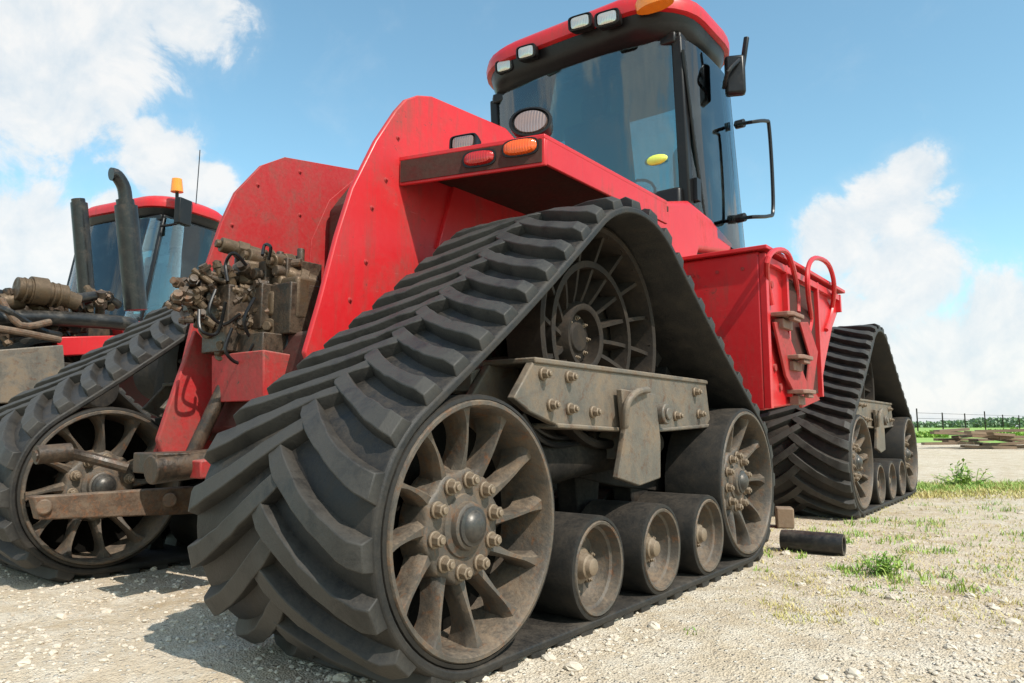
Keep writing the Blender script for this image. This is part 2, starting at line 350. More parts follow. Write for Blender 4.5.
m = MB(); m.prismX(px([(470, 372), (500, 360), (534, 361), (530, 408), (500, 398), (470, 392)], -.31), -.305, -.40); m.build('suspension_arm', 'steel', tr, bevel=.006)
m = MB()
m.prismX(px([(620, 389), (654, 394), (659, 440), (659, 478), (638, 486), (616, 478), (624, 430)], -.07), -.062, -.087)
m.prismX([(1.02, .52), (1.22, .52), (1.22, .655), (1.02, .655)], -.0875, -.30)
p = onX(657, 414, -.09); m.cyl((-.088, p.y, p.z), (-.045, p.y, p.z), .040, 24); m.cyl((-.0455, p.y, p.z), (-.036, p.y, p.z), .024, 12)
m.tube([onX(625, 428, -.055), onX(627, 404, -.04), onX(637, 392, -.04), onX(648, 390, -.055)], .014, 8)
pb = m.build('pivot_bracket', 'steel', tr, bevel=.005)
m = MB()
m.prismX([(.44, .62), (1.50, .66), (1.65, .50), (1.80, .42), (1.75, .34), (1.28, .40), (.99, .45), (.59, .40), (.14, .34), (.09, .44), (.34, .50)], -.30, -.40)
m.prismX([(.49, .68), (1.02, .72), (1.04, .58), (.94, .50), (.54, .50)], -.24, -.46)
m.cyl((-.26, .44, .50), (-.26, 1.36, .56), .075, 20); m.cyl((-.26, 1.36, .56), (-.26, 1.54, .57), .055, 16)
for y in (.65, 1.08, 1.50): m.prismX([(y - .05, .2), (y + .05, .2), (y + .09, .45), (y - .09, .45)], -.305, -.395)
tf = m.build('track_frame', 'dark', tr, bevel=.006)
m = MB(); m.tube([(-.2, .52, .68), (-.19, .60, .60), (-.2, .75, .575), (-.2, .95, .60), (-.22, 1.05, .65)], .010, 6)
m.tube([(-.21, .55, .66), (-.2, .66, .61), (-.21, .8, .60), (-.22, 1.0, .62)], .008, 6); gh = m.build('grease_hose', 'black', tr)
m = MB(); m.cyl((-.35, YD, .965), (-1.39, YD, .965), .17, 28); m.cyl((-.72, YD, .965), (-.80, YD, .965), .24, 28)
m.prismX([(.70, .70), (1.18, .70), (1.14, 1.2), (.74, 1.2)], -.80, -.93)
ah = m.build('axle_housing', 'dark', tr, bevel=.01)
unit = [belt, *idlers, *rollers, *drives, uf, pb, tf, ah, gh]
for off in ((0, FO, 0), (W, 0, 0), (W, FO, 0)):
    for o in unit: dup(o, tr, off)
# ---- rear body: side plates
m = MB()
PR = [(305, 352), (320, 300), (337, 235), (352, 188), (376, 140), (396, 110), (406, 99), (418, 95), (432, 96), (506, 128), (560, 190), (560, 330), (470, 420), (330, 420)]
m.prismX(px(PR, -.95), -.95, -.975)
sp_r = m.build('side_plate', 'red', tr, bevel=.006)
for bx, by in ((366, 262), (372, 208), (398, 138), (350, 300), (470, 262), (386, 180)):
    p = onX(bx, by, -.95); o = proto_rivet.copy(); COL.objects.link(o); o.parent = sp_r; o.location = p + Vector((-.006, 0, 0))
m = MB()
PL = [(150, 470), (180, 380), (205, 272), (222, 222), (236, 192), (262, 165), (285, 157), (358, 170), (420, 185), (520, 250), (470, 420), (250, 470)]
m.prismX(px(PL, -1.85), -1.85, -1.875)
m.prismX(px([(312, 240), (330, 200), (356, 178), (420, 190), (420, 400), (300, 400)], -1.84), -1.845, -1.849)
sp_l = m.build('side_plate', 'red_dirty', tr, bevel=.003)
for bx, by in ((258, 185), (300, 172), (232, 225), (300, 215)):
    p = onX(bx, by, -1.85); o = proto_rivet.copy(); COL.objects.link(o); o.parent = sp_l; o.location = p + Vector((-.006, 0, 0))
m = MB()
m.prismX([(1.0, .8), (1.0, 1.75), (1.15, 1.95), (2.2, 1.8), (2.2, .8)], -1.0, -1.82)
m.build('rear_tank', 'darkred', tr, bevel=.03)
m = MB()
m.prismX([(.25, .62), (.35, 1.0), (2.3, 1.1), (2.3, .65), (1.8, .55), (.6, .5)], -1.02, -1.78)
m.prismX([(2.2, .6), (6.3, .6), (6.3, 1.25), (2.3, 1.35)], -.98, -1.80)
m.build('chassis', 'darkred', tr, bevel=.02)
# ---- fender / light shelf
m = MB()
zt, zb = 1.745, 1.62
outl = [(-.95, .68), (-.335, .846), (-.335, 1.9), (-.95, 1.9)]
m.rings([[Vector((x, y, z)) for x, y in outl] for z in (zt, zt - .02)])
m.rings([[Vector((-.95, .68, zt - .018)), Vector((-.335, .846, zt - .018)), Vector((-.335, .862, zt - .018)), Vector((-.95, .696, zt - .018))], [Vector((-.95, .68, zb)), Vector((-.335, .846, zb)), Vector((-.335, .862, zb)), Vector((-.95, .696, zb))]])
m.box((-.343, 1.38, (zt + zb) / 2 - .004), (.014, 1.04, zt - zb - .02))
m.prismX([(.9, 1.40), (1.9, 1.50), (1.9, 1.72), (1.0, 1.72)], -.93, -.955)
fen = m.build('rear_fender', 'red', tr, bevel=.004)
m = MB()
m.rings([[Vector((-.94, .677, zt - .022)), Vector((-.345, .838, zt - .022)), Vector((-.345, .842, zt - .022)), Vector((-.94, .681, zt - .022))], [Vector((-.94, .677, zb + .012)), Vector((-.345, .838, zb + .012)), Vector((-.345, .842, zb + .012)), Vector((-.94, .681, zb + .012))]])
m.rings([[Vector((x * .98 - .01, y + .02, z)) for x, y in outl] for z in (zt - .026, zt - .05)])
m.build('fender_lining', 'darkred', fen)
fd = (Vector((-.335, .846, 0)) - Vector((-.95, .68, 0))).normalized(); fnrm = Vector((fd.y, -fd.x, 0))
def onF(a, b, out=0):
    d = ray(a, b); p0 = Vector((-.95, .68, 0)); t = ((p0 - CAM).dot(fnrm)) / d.dot(fnrm); return CAM + d * t + fnrm * out
def oval(name, a, b, w, h, mt, parent):
    c = onF(a, b); m = MB(); R = []
    for k, (q, o_) in enumerate(((1.0, 0), (1.0, .012), (.85, .022), (.5, .027))):
        R.append([c + fd * w * q * math.copysign(abs(math.cos(t)) ** .7, math.cos(t)) + Vector((0, 0, h * q * math.copysign(abs(math.sin(t)) ** .7, math.sin(t)))) + fnrm * (o_ + .002) for t in [2 * math.pi * j / 24 for j in range(24)]])
    m.rings(R); return m.build(name, mt, parent)
def bezel(a, b, w, h):
    c = onF(a, b); m = MB()
    m.rings([[c + fd * w * math.copysign(abs(math.cos(t)) ** .6, math.cos(t)) + Vector((0, 0, h * math.copysign(abs(math.sin(t)) ** .6, math.sin(t)))) + fnrm * o_ for t in [2 * math.pi * j / 24 for j in range(24)]] for o_ in (-.006, .010)])
    return m.build('tail_light', 'black', tr)
b1 = bezel(480, 159, .072, .035); oval('lens', 480, 159, .064, .028, 'lens_red', b1); b1['label'] = 'red oval tail light'
b2 = bezel(521, 148, .075, .036); oval('lens', 521, 148, .068, .030, 'lens_orange', b2); b2['label'] = 'orange oval turn light'
def worklamp(c, n, w, h, dep, name='work_lamp', par=tr, round_=True, lens='lens_white', stalk=True):
    c = Vector(c); n = Vector(n).normalized(); u = n.cross(Vector((0, 0, 1))).normalized(); v = n.cross(u)
    def ring(sc, o_, pw): return [c + u * w * sc * math.copysign(abs(math.cos(t)) ** pw, math.cos(t)) + v * h * sc * math.copysign(abs(math.sin(t)) ** pw, math.sin(t)) + n * o_ for t in [2 * math.pi * j / 28 for j in range(28)]]
    pw = .95 if round_ else .40
    m = MB(); m.rings([ring(.6, -dep, pw), ring(.9, -dep * .7, pw), ring(1.0, -.01, pw), ring(1.0, .006, pw), ring(.88, .008, pw), ring(.86, -.004, pw)])
    b = m.build(name, 'black', par)
    m = MB(); m.rings([ring(.80, -.003, pw), ring(.74, .007, pw), ring(.4, .011, pw)]); m.build('lens', lens, b)
    if stalk: m = MB(); m.cyl(c - n * dep * .5 - Vector((0, 0, h + .03)), c - n * dep * .5, .012, 8); m.build('bracket', 'black', b)
    return b
worklamp(onF(526, 117, -.05), (.45, -1, .12), .086, .062, .10, lens='lens_dark')
worklamp(onF(459, 139, -.04), (.25, -1, .1), .062, .034, .07, round_=False, lens='lens_dark')
# ---- cab
XR, XL = -.62, -2.08
m = MB()
def post(a, b, w=.05):
    a, b = Vector(a), Vector(b); m.rings([[p + Vector((sx * w / 2, sy * w / 2, 0)) for sx, sy in ((-1, -1), (1, -1), (1, 1), (-1, 1))] for p in (a, b)])
tRB, bRB = Vector((XR, 2.72, 3.05)), Vector((XR, 2.80, 1.85)); tRF, bRF = Vector((XR, 3.50, 3.05)), Vector((XR, 3.72, 1.78))
mir = lambda p: Vector((XL + XR - p.x, p.y, p.z))
tLB, bLB, tLF, bLF = map(mir, (tRB, bRB, tRF, bRF))
post(tRB, bRB, .07); post(tLB, bLB, .07); post(tRF, bRF, .05); post(tLF, bLF, .05)
for z, ya, yb in ((1.82, 2.80, 3.72), (3.05, 2.70, 3.52)):
    for X in (XR, XL): m.box((X, (ya + yb) / 2, z), (.05, yb - ya, .07))
    for Y in (ya, yb): m.box(((XR + XL) / 2, Y, z), (XR - XL, .052, .072))
m.build('cab_frame', 'black', tr, bevel=.012)
m = MB(); m.prismX([(2.70, 1.70), (2.71, 2.10), (2.84, 2.10), (2.88, 1.92), (3.74, 1.84), (3.74, 1.60), (3.2, 1.45), (2.8, 1.5)], XR - .01, XL + .01)
m.build('cab_base', 'black', tr, bevel=.02)
def pane(name, a, b, c, d, off, bulge=None, mt='glass', n=14):
    m = MB(); off = Vector(off); bulge = Vector(bulge or (0, 0, 0)); V = []
    for i in range(n + 1):
        s = i / n; q = bulge * (1 - abs(2 * s - 1) ** 3.2)
        V.append([a.lerp(b, s) + q, d.lerp(c, s) + q])
    m.rings([[r[0], r[1], r[1] + off, r[0] + off] for r in V]); return m.build(name, mt, tr, ang=50)
g1 = pane('rear_window', tRB + Vector((-.03, -.02, 0)), tLB + Vector((.03, -.02, 0)), bLB + Vector((.03, -.035, .18)), bRB + Vector((-.03, -.035, .18)), (0, .006, 0), (0, -.10, 0), 'glass_dark')
g2 = pane('side_window', tRB + Vector((.026, .02, 0)), tRF + Vector((.026, 0, 0)), bRF + Vector((.026, 0, .02)), bRB + Vector((.026, .0, .02)), (-.006, 0, 0), (.035, 0, 0))
g3 = pane('side_window', tLB + Vector((-.026, .02, 0)), tLF + Vector((-.026, 0, 0)), bLF + Vector((-.026, 0, .02)), bLB + Vector((-.026, .0, .02)), (.006, 0, 0), (-.035, 0, 0))
g4 = pane('windscreen', tRF + Vector((-.02, .024, 0)), tLF + Vector((.02, .024, 0)), bLF + Vector((.02, .024, .02)), bRF + Vector((-.02, .024, .02)), (0, -.006, 0), (0, .12, 0))
m = MB(); m.tube([onX(683, 50, -.575), onX(694, 140, -.575), onX(706, 228, -.575)], .012, 8); m.tube([onX(722, 82, -.575), onX(731, 160, -.575), onX(736, 240, -.575)], .010, 8)
m.box(onX(697, 190, -.57), (.03, .06, .14)); m.build('door_frame', 'black', g2)
def rr(x0, x1, y0, y1, rad, z, n=7):
    P = []
    for cx_, cy_, t0 in ((x1 - rad, y1 - rad, 0), (x0 + rad, y1 - rad, 90), (x0 + rad, y0 + rad, 180), (x1 - rad, y0 + rad, 270)):
        for k in range(n + 1):
            t = R_(t0 + 90 * k / n); P.append(Vector((cx_ + rad * math.cos(t), cy_ + rad * math.sin(t), z)))
    return P
RX0, RX1, RY0, RY1 = -2.18, -.50, 2.47, 3.62
ZR = .08
m = MB(); m.rings([rr(RX0 + i, RX1 - i, RY0 + i, RY1 - i, .40 - i * .4, z + ZR) for z, i in ((3.105, .03), (3.115, .004), (3.16, 0), (3.205, .01), (3.245, .05), (3.28, .12), (3.30, .25), (3.31, .45))])
roof = m.build('roof', 'red', tr, ang=60)
m = MB(); m.rings([rr(RX0 + i, RX1 - i, RY0 + i, RY1 - i, .38 - i * .4, z) for z, i in ((3.03, .20), (3.05, .12), (3.08, .07), (3.12, .05), (3.184, .035))]); m.build('roof_rim', 'black', roof, ang=60)
for a, b, w, h, yy in ((580, 22, .082, .048, 2.40), (607, 18, .082, .048, 2.40), (504, 66, .070, .046, 2.50), (526, 52, .074, .048, 2.43)):
    worklamp(onY(a, b, yy), (.15, -1, -.12), w, h, .10, 'roof_lamp', tr, False, stalk=False)
m = MB(); bc = onY(655, 4, 2.47)
m.rings([[bc + Vector((r * math.cos(2 * math.pi * k / 24) * 2.2, r * math.sin(2 * math.pi * k / 24), z)) for k in range(24)] for r, z in ((.055, -.02), (.06, .03), (.052, .07), (.03, .085))]); m.build('beacon', 'amber', tr)
m = MB(); m.box((-1.35, 3.12, 2.15), (.52, .5, .16)); m.prismX([(2.95, 2.2), (2.88, 2.78), (2.98, 2.80), (3.08, 2.2)], -1.10, -1.60); m.prismX([(2.90, 2.80), (2.89, 2.95), (2.96, 2.95), (2.98, 2.80)], -1.24, -1.46)
m.build('driver_seat', 'seat', tr, bevel=.04, seg=3)
m = MB(); m.box((-.82, 3.25, 2.15), (.18, .5, .1)); m.box((-.86, 3.5, 2.3), (.12, .08, .2)); m.cyl((-1.35, 3.62, 1.9), (-1.35, 3.5, 2.3), .04, 10)
m.tube([(-1.35 + .18 * math.cos(t), 3.48 + .06 * math.sin(t), 2.34 + .17 * math.sin(t)) for t in [2 * math.pi * k / 16 for k in range(17)]], .013, 6, 1)
m.box((-1.8, 3.2, 2.3), (.3, .4, .5)); m.build('control_console', 'black', tr, bevel=.01)
m = MB(); m.box((-1.35, 3.1, 2.985), (1.36, .76, .06)); m.build('headliner', 'black', tr, bevel=.01)
m = MB(); m.prismX([(2.98, 1.95), (2.96, 2.42), (3.1, 2.55), (3.2, 2.40), (3.32, 2.0)], -.70, -.80); m.build('cab_cloth', 'blue', tr, bevel=.03)
m = MB(); m.ball(onY(656, 160, 2.70), .042, sc=(1.9, .5, .8)); m.build('cab_bag', simple('bag_green', (.75, .85, .12), .6), tr)
m = MB(); m.prismX(px([(628, 190), (645, 201), (690, 200), (712, 218), (736, 246), (728, 254), (700, 250), (690, 290), (640, 260)], -.56), -.56, -1.1)
m.build('cab_skirt', 'red', tr, bevel=.03, seg=3)
m = MB(); m.tube([onX(724, 88, -.50), onX(728, 72, -.44), onX(739, 60, -.40)], .014, 8); ma = m.build('mirror_arm', 'black', tr)
m = MB(); m.box(onX(735, 76, -.44), (.13, .07, .27), Matrix.Rotation(R_(25), 3, 'Z')); m.build('mirror', 'black', ma, bevel=.02)
m = MB(); m.box(onX(744, 56, -.40), (.035, .03, .26), Matrix.Rotation(R_(10), 3, 'Y')); m.build('mirror', 'black', ma, bevel=.01)
m = MB(); m.tube([onX(735, 125, -.56), onX(752, 122, -.42), onX(766, 121, -.38), onX(769, 127, -.38), onX(772, 170, -.38), onX(773, 210, -.38), onX(769, 216, -.38), onX(752, 217, -.42), onX(738, 219, -.56)], .013, 8, 5)
m.cyl(onX(736, 125, -.56), onX(744, 123, -.5), .03, 10); m.cyl(onX(737, 219, -.56), onX(745, 217, -.5), .03, 10)
m.build('grab_rail', 'black', tr)
m = MB(); m.prismX([(3.75, 1.0), (3.75, 1.80), (5.9, 1.70), (6.25, 1.5), (6.3, .9)], -.98, -1.80); m.build('hood', 'red', tr, bevel=.08, seg=4)
# ---- side tank with ladder
m = MB()
side = [(2.43, 1.555), (4.02, 1.555), (4.02, 1.42), (3.86, 1.30), (3.64, 1.05), (3.45, .80), (2.43, .72)]
m.prismX(side, -.07, -.62)
tank = m.build('side_tank', 'red', tr, bevel=.012)
m = MB(); m.box((-.33, 3.22, 1.567), (.62, 1.64, .022)); m.build('tank_top_plate', 'red', tank, bevel=.004)
for y, w, z0, z1 in ((2.45, .04, .73, 1.54), (2.80, .03, .80, 1.54), (3.42, .03, .82, 1.54), (3.98, .03, 1.42, 1.54)):
    m = MB(); m.box((-.055, y, (z0 + z1) / 2), (.034, w, z1 - z0)); m.build('tank_rib', 'red', tank, bevel=.002)
m = MB(); m.box((-.055, 3.2, 1.515), (.03, 1.5, .04)); m.build('tank_rib', 'red', tank, bevel=.002)
m = MB(); m.prismX([(2.84, .82), (3.40, .84), (3.40, 1.48), (2.84, 1.48)], -.062, -.068); m.build('recess_shade_panel', 'darkred', tank)  # flat panel on the tank face; recess shade is put into its colour
for y, z in ((2.6, .95), (2.68, .85), (2.6, 1.4)):
    m = MB(); m.cyl((-.072, y, z), (-.060, y, z), .02, 14); m.build('tank_plug', 'red_dirty', tank)
for x in (-.16, -.30, -.44):
    m = MB(); m.cyl((x, 2.431, 1.47), (x, 2.424, 1.47), .010, 8); m.build('tank_plug', 'red_dirty', tank)
for k, pts in enumerate((((772, 305), (768, 285), (767, 262), (774, 251), (786, 252), (793, 268), (797, 290), (798, 312)), ((808, 335), (811, 318), (808, 292), (808, 268), (815, 258), (828, 264), (834, 284), (832, 308), (826, 330)))):
    m = MB(); m.tube([onX(a, b, .0 if 1 < i < len(pts) - 2 else -.06) for i, (a, b) in enumerate(pts)], .015, 8); m.build('handrail', 'red', tr)
for (a, b, w) in ((789, 318, .24), (799, 360, .22), (803, 394, .18)):
    c = onX(a, b, -.0); m = MB()
    m.rings([[Vector((c.x + x, c.y + y, c.z + dz)) for x, y in ((-.06, -w / 2), (.03, -w / 2), (.055, -w / 2 + .03), (.055, w / 2 - .03), (.03, w / 2), (-.06, w / 2))] for dz in (0, .022)])
    m.box(c + Vector((-.03, 0, -.035)), (.05, w * .7, .05)); m.box(c + Vector((.03, 0, -.012)), (.03, w * .5, .02)); m.build('step', 'tread_plate', tr, bevel=.004)
m = MB(); m.prismX(px([(774, 322), (784, 322), (806, 380), (820, 400), (802, 408), (786, 376)], -.03), -.028, -.043); m.prismX(px([(800, 322), (808, 322), (818, 352), (812, 400), (806, 398), (810, 356)], -.03), -.029, -.042); m.build('ladder_side', 'red_dirty', tr, bevel=.003)
# ---- rear hitch and valves
def P(a, b, v): return onX(a, b, -v)
m = MB(); m.prismX(px([(196, 330), (244, 384), (232, 402), (196, 462), (168, 468), (158, 440), (178, 380)], -1.60), -1.60, -1.63)
m.prismX(px([(150, 458), (205, 452), (205, 470), (150, 475)], -1.55), -1.2, -1.59)
m.prismX(px([(240, 352), (300, 362), (290, 380), (240, 402)], -1.3), -1.15, -1.5)
m.build('hitch_frame', 'red_dirty', tr, bevel=.006)
m = MB(); m.prismX(px([(28, 496), (190, 486), (192, 513), (34, 519)], -1.85), -1.80, -1.86)
m.cyl(P(44, 507, 1.79), P(44, 507, 1.81), .028, 16); m.cyl(P(170, 500, 1.78), P(170, 500, 1.81), .03, 12)
m.build('lower_link', 'rim', tr, bevel=.006)
m = MB(); m.tube([P(34, 456, 1.86), P(60, 452, 1.86), P(90, 458, 1.86), P(128, 468, 1.80)], .022, 10); m.cyl(P(36, 455, 1.86), P(70, 452, 1.86), .035, 14); m.build('lift_cylinder', 'grime', tr)
m = MB(); m.cyl(P(225, 385, 1.45), P(185, 470, 1.5), .028, 12); m.cyl(P(150, 470, 1.3), P(215, 462, 1.3), .05, 14); m.box(P(175, 462, 1.35), (.16, .22, .07)); m.build('drawbar', 'grime', tr, bevel=.005)
m = MB(); rnd = random.Random(3)
m.box(P(292, 312, 1.25), (.20, .16, .20)); m.box(P(238, 322, 1.45), (.18, .2, .26)); m.box(P(205, 300, 1.6), (.12, .12, .1)); m.box(P(262, 352, 1.35), (.3, .2, .12)); m.box(P(262, 310, 1.38), (.20, .14, .18))
for i in range(5):
    c = P(216 + i * 21, 272 - 3 * i + 20, 1.55 - i * .07); m.box(c, (.06, .17, .15)); m.cyl(c + Vector((0, -.12, .02)), c + Vector((0, -.05, .02)), .024, 10); m.cyl(c + Vector((0, -.12, -.05)), c + Vector((0, -.05, -.05)), .022, 10); m.cyl(c, c + Vector((0, 0, .13)), .016, 10)
m.build('valve_block', 'grime', tr, bevel=.008)
for (a, b, v, r, l) in ((240, 250, 1.45, .030, .16), (262, 262, 1.4, .035, .14), (285, 262, 1.3, .03, .15), (300, 280, 1.25, .04, .12), (298, 320, 1.22, .045, .13), (275, 330, 1.3, .035, .12), (250, 300, 1.4, .03, .14), (220, 330, 1.5, .035, .15), (232, 358, 1.45, .035, .12), (206, 290, 1.6, .03, .1)):
    m = MB(); c = P(a, b, v); dr = Vector((rnd.uniform(-.4, .6), -1, rnd.uniform(-.2, .4))).normalized(); m.cyl(c - dr * l * .5, c + dr * l * .5, r, 14); m.cyl(c - dr * l * .2, c + dr * l * .1, r * 1.25, 6); m.cyl(c + dr * l * .5, c + dr * (l * .5 + .02), r * .6, 6)
    m.build('spool_cap', 'brass', tr, bevel=.004)
for (a, b, v, s_) in ((300, 300, 1.2, (.1, .12, .17)), (248, 275, 1.42, (.12, .1, .1)), (270, 306, 1.33, (.14, .1, .1)), (303, 345, 1.2, (.08, .1, .08)), (286, 290, 1.28, (.08, .1, .1)), (226, 300, 1.5, (.08, .1, .12))):
    m = MB(); m.box(P(a, b, v), s_, Matrix.Rotation(rnd.uniform(-.3, .3), 3, 'Z')); m.build('pump_casting', 'brass', tr, bevel=.014, seg=3)
for i in range(85):
    a, b = rnd.uniform(200, 314), rnd.uniform(252, 366)
    if b > 300 + (a - 186) * .8 or b < 285 - (a - 186) * .3: b = rnd.uniform(280, 325)
    c = P(a, b, 1.55 - .3 * (a - 190) / 120) + Vector((0, -.07 - rnd.uniform(0, .05), 0)); dr = Vector((rnd.uniform(-1, 1), rnd.uniform(-1.2, -.2), rnd.uniform(-.5, 1))).normalized(); l = rnd.uniform(.018, .05); r = rnd.uniform(.007, .019)
    m = MB(); m.cyl(c - dr * l, c + dr * l, r, 10); m.cyl(c + dr * l * .2, c + dr * l * .6, r * 1.5, 6)
    m.build('pipe_fitting', rnd.choice(('brass', 'grime', 'rim', 'grime')), tr)
for pts in (((282, 262), (284, 250), (278, 248), (276, 258)), ((246, 330), (240, 352), (254, 364), (268, 345)), ((214, 312), (216, 332), (232, 334), (240, 304)), ((260, 268), (248, 256), (240, 266), (242, 284)), ((298, 330), (300, 346), (284, 360), (262, 356)), ((268, 300), (258, 322), (266, 340), (284, 340)), ((230, 292), (224, 314), (238, 326), (254, 316))):
    m = MB(); m.tube([P(a, b, 1.42 - .2 * (a - 200) / 100 - .03 * (i % 2)) + Vector((0, -.06, 0)) for i, (a, b) in enumerate(pts)], .0065, 8, 6); m.build('hydraulic_hose', 'black', tr)
# ================================================================== SECOND TRACTOR
A2 = R_(12); B2 = Vector((-7.96, 3.60, 0))
t2 = thing('tractor', 'red tractor with exposed engine and tall black exhaust pipe, parked behind at the left edge', 'tractor', B2, math.pi + A2, base=(-1.39, 2.5, 0))
for o in list(tr.children):
    if o.name.split('.')[0] in ('cab_frame', 'cab_base', 'rear_window', 'side_window', 'windscreen', 'roof', 'roof_lamp', 'driver_seat', 'headliner', 'control_console', 'chassis', 'cab_skirt', 'mirror_arm'): dup(o, t2)
for off in ((0, 0, 0), (0, FO, 0), (W, 0, 0), (W, FO, 0)):
    for o in unit: dup(o, t2, off)
BT2 = Matrix.Translation(B2) @ Matrix.Rotation(math.pi + A2, 4, 'Z')
def att2(o):
    o.parent = t2; o.matrix_parent_inverse = BT2.inverted(); return o
Q = lambda a, b, X=-6.3: onX(a, b, X)
m = MB(); m.tube([Q(111, 174), Q(117, 176), Q(124, 188), Q(126, 206)], .065, 18); m.cyl(Q(126, 206), Q(136, 310), .108, 24); m.cyl(Q(125, 200), Q(126, 208), .085, 18); att2(m.build('exhaust_pipe', 'blackmetal', None))
m = MB(); m.cyl(Q(79, 203, -6.9), Q(87, 300, -6.9), .080, 16); m.cyl(Q(78, 199, -6.9), Q(79, 205, -6.9), .065, 16); att2(m.build('intake_pipe', 'blackmetal', None))
m = MB(); m.cyl(Q(177, 192, -6.9), Q(177, 179, -6.9), .07, 16, .055); att2(m.build('beacon', 'amber', None))
m = MB(); m.cyl(Q(177, 212, -6.92), Q(177, 191, -6.92), .02, 8); att2(m.build('beacon_post', 'black', None))
m = MB(); m.tube([Q(196, 204, -6.9), Q(199, 165, -6.9), Q(200, 150, -6.9)], .006, 5); att2(m.build('antenna', 'black', None))
m = MB(); m.box(Q(183, 212, -6.75), (.08, .19, .30), Matrix.Rotation(R_(20), 3, 'Z')); m.tube([Q(183, 222, -6.78), Q(170, 225, -6.9), Q(160, 226, -7.0)], .018, 6); att2(m.build('side_mirror', 'black', None, bevel=.015))
m = MB(); m.box((-7.2, 1.2, 1.40), (1.0, 2.0, .5)); m.box((-6.8, 1.2, 1.65), (.3, 1.2, .2))
for i in range(6): m.box((-6.58, .45 + i * .26, 1.75), (.18, .16, .22)); m.cyl((-6.5, .45 + i * .26, 1.55), (-6.5, .45 + i * .26, 1.85), .035, 10)
att2(m.build('engine_block', 'grime', None, bevel=.015))
m = MB()
m.cyl(Q(16, 288, -6.1), Q(66, 296, -6.1), .10, 20); m.cyl(Q(60, 296, -6.1), Q(78, 303, -6.1), .08, 18); m.cyl(Q(30, 290, -6.1), Q(46, 292, -6.1), .125, 20); m.cyl(Q(0, 303, -6.2), Q(22, 300, -6.2), .08, 16)
for a in (22, 28, 50, 56): m.cyl(Q(a, 289 + (a - 16) * .16, -6.1), Q(a + 2, 289.3 + (a - 16) * .16, -6.1), .115, 18)
att2(m.build('turbocharger', 'brass', None, bevel=.004))
m = MB(); m.tube([Q(-10, 320, -6.1), Q(30, 318, -6.1), Q(80, 320, -6.1), Q(128, 324, -6.1), Q(134, 330, -6.2)], .07, 14); m.tube([Q(70, 300, -6.1), Q(100, 296, -6.2), Q(118, 305, -6.3)], .045, 12)
m.tube([Q(-5, 305, -6.0), Q(10, 312, -5.9), Q(40, 330, -6), Q(60, 335, -6.1)], .03, 8); att2(m.build('charge_air_pipe', 'blackmetal', None))
m = MB(); m.tube([Q(0, 298, -5.95), Q(20, 325, -5.9), Q(50, 322, -5.95)], .03, 10); m.tube([Q(-5, 328, -5.95), Q(20, 332, -5.9), Q(60, 340, -5.95)], .03, 10); att2(m.build('coolant_pipe', 'rim', None))
rnd = random.Random(9)
for i in range(60):
    c = Q(rnd.uniform(-8, 112), rnd.uniform(292, 345), -6.15 - rnd.random() * .2); dr = Vector((rnd.uniform(-1, 1), rnd.uniform(-1, 1), rnd.uniform(-.6, 1))).normalized(); l = rnd.uniform(.03, .12); r = rnd.uniform(.015, .045)
    m = MB(); m.cyl(c - dr * l, c + dr * l, r, 10); m.cyl(c - dr * l * .3, c + dr * l * .3, r * 1.4, 6); att2(m.build('engine_fitting', rnd.choice(('brass', 'rim', 'grime', 'blackmetal')), None))
m = MB(); m.prismX(px([(55, 337), (130, 335), (134, 352), (62, 356)], -6.1), -6.1, -6.6); m.prismX(px([(120, 322), (215, 318), (220, 345), (125, 350)], -6.5), -6.5, -7.0); att2(m.build('engine_side_panel', 'red', None, bevel=.01))
m = MB(); m.prismX(px([(-30, 352), (62, 345), (66, 400), (-30, 405)], -5.75), -5.72, -6.4); att2(m.build('side_toolbox', 'steel', None, bevel=.01))
# ================================================================== SMALL THINGS
for o in (proto_bolt, proto_small, proto_rivet, proto_tiny): bpy.data.objects.remove(o)
GZ0 = .018
a, b = onZ(783, 554), onZ(845, 560); up = Vector((0, 0, .052 + GZ0))
m = MB(); d = (b - a).normalized(); u, v = m.frame(d)
ang = [2 * math.pi * k / 24 for k in range(24)]
m.rings([[p + up + (u * math.cos(t) + v * math.sin(t)) * r for t in ang] for p, r in ((a + d * .1, .036), (a, .036), (a - d * .002, .05), (a + d * .02, .053), (b - d * .03, .053), (b, .05), (b - d * .001, .036), (b - d * .1, .036))])
tag(m.build('steel_pipe', 'blackmetal', None), 'short black steel pipe lying on the gravel in front of the front track', 'pipe')
c = onZ(785, 530); m = MB(); m.box(c + Vector((0, 0, .06 + GZ0)), (.10, .14, .12), Matrix.Rotation(.4, 3, 'Z')); tag(m.build('chock_block', 'wood', None, bevel=.008), 'small brown wooden chock block between the two right-hand tracks', 'block')
# ================================================================== GROUND
def gz(x, y):
    d = math.hypot(x - .5, y - .5); f = max(0.0, 1 - d / 30)
    return GZ0 + (mnoise.noise(Vector((x * .9, y * .9, 3))) * .010 + mnoise.noise(Vector((x * 5, y * 5, 1))) * .008 + mnoise.noise(Vector((x * 19, y * 19, 5))) * .006 + mnoise.noise(Vector((x * 50, y * 50, 9))) * .003) * f
N = 460; K = 7.2
def gmap(i): t = (i / (N - 1)) * 2 - 1; return math.sinh(K * t) / math.sinh(K) * 900
gx = [gmap(i) + .3 for i in range(N)]; gy = [gmap(i) + .6 for i in range(N)]
verts = [(x, y, gz(x, y)) for y in gy for x in gx]
faces = [(j * N + i, j * N + i + 1, (j + 1) * N + i + 1, (j + 1) * N + i) for j in range(N - 1) for i in range(N - 1)]
me = bpy.data.meshes.new('ground'); me.from_pydata(verts, [], faces)
for p in me.polygons: p.use_smooth = True
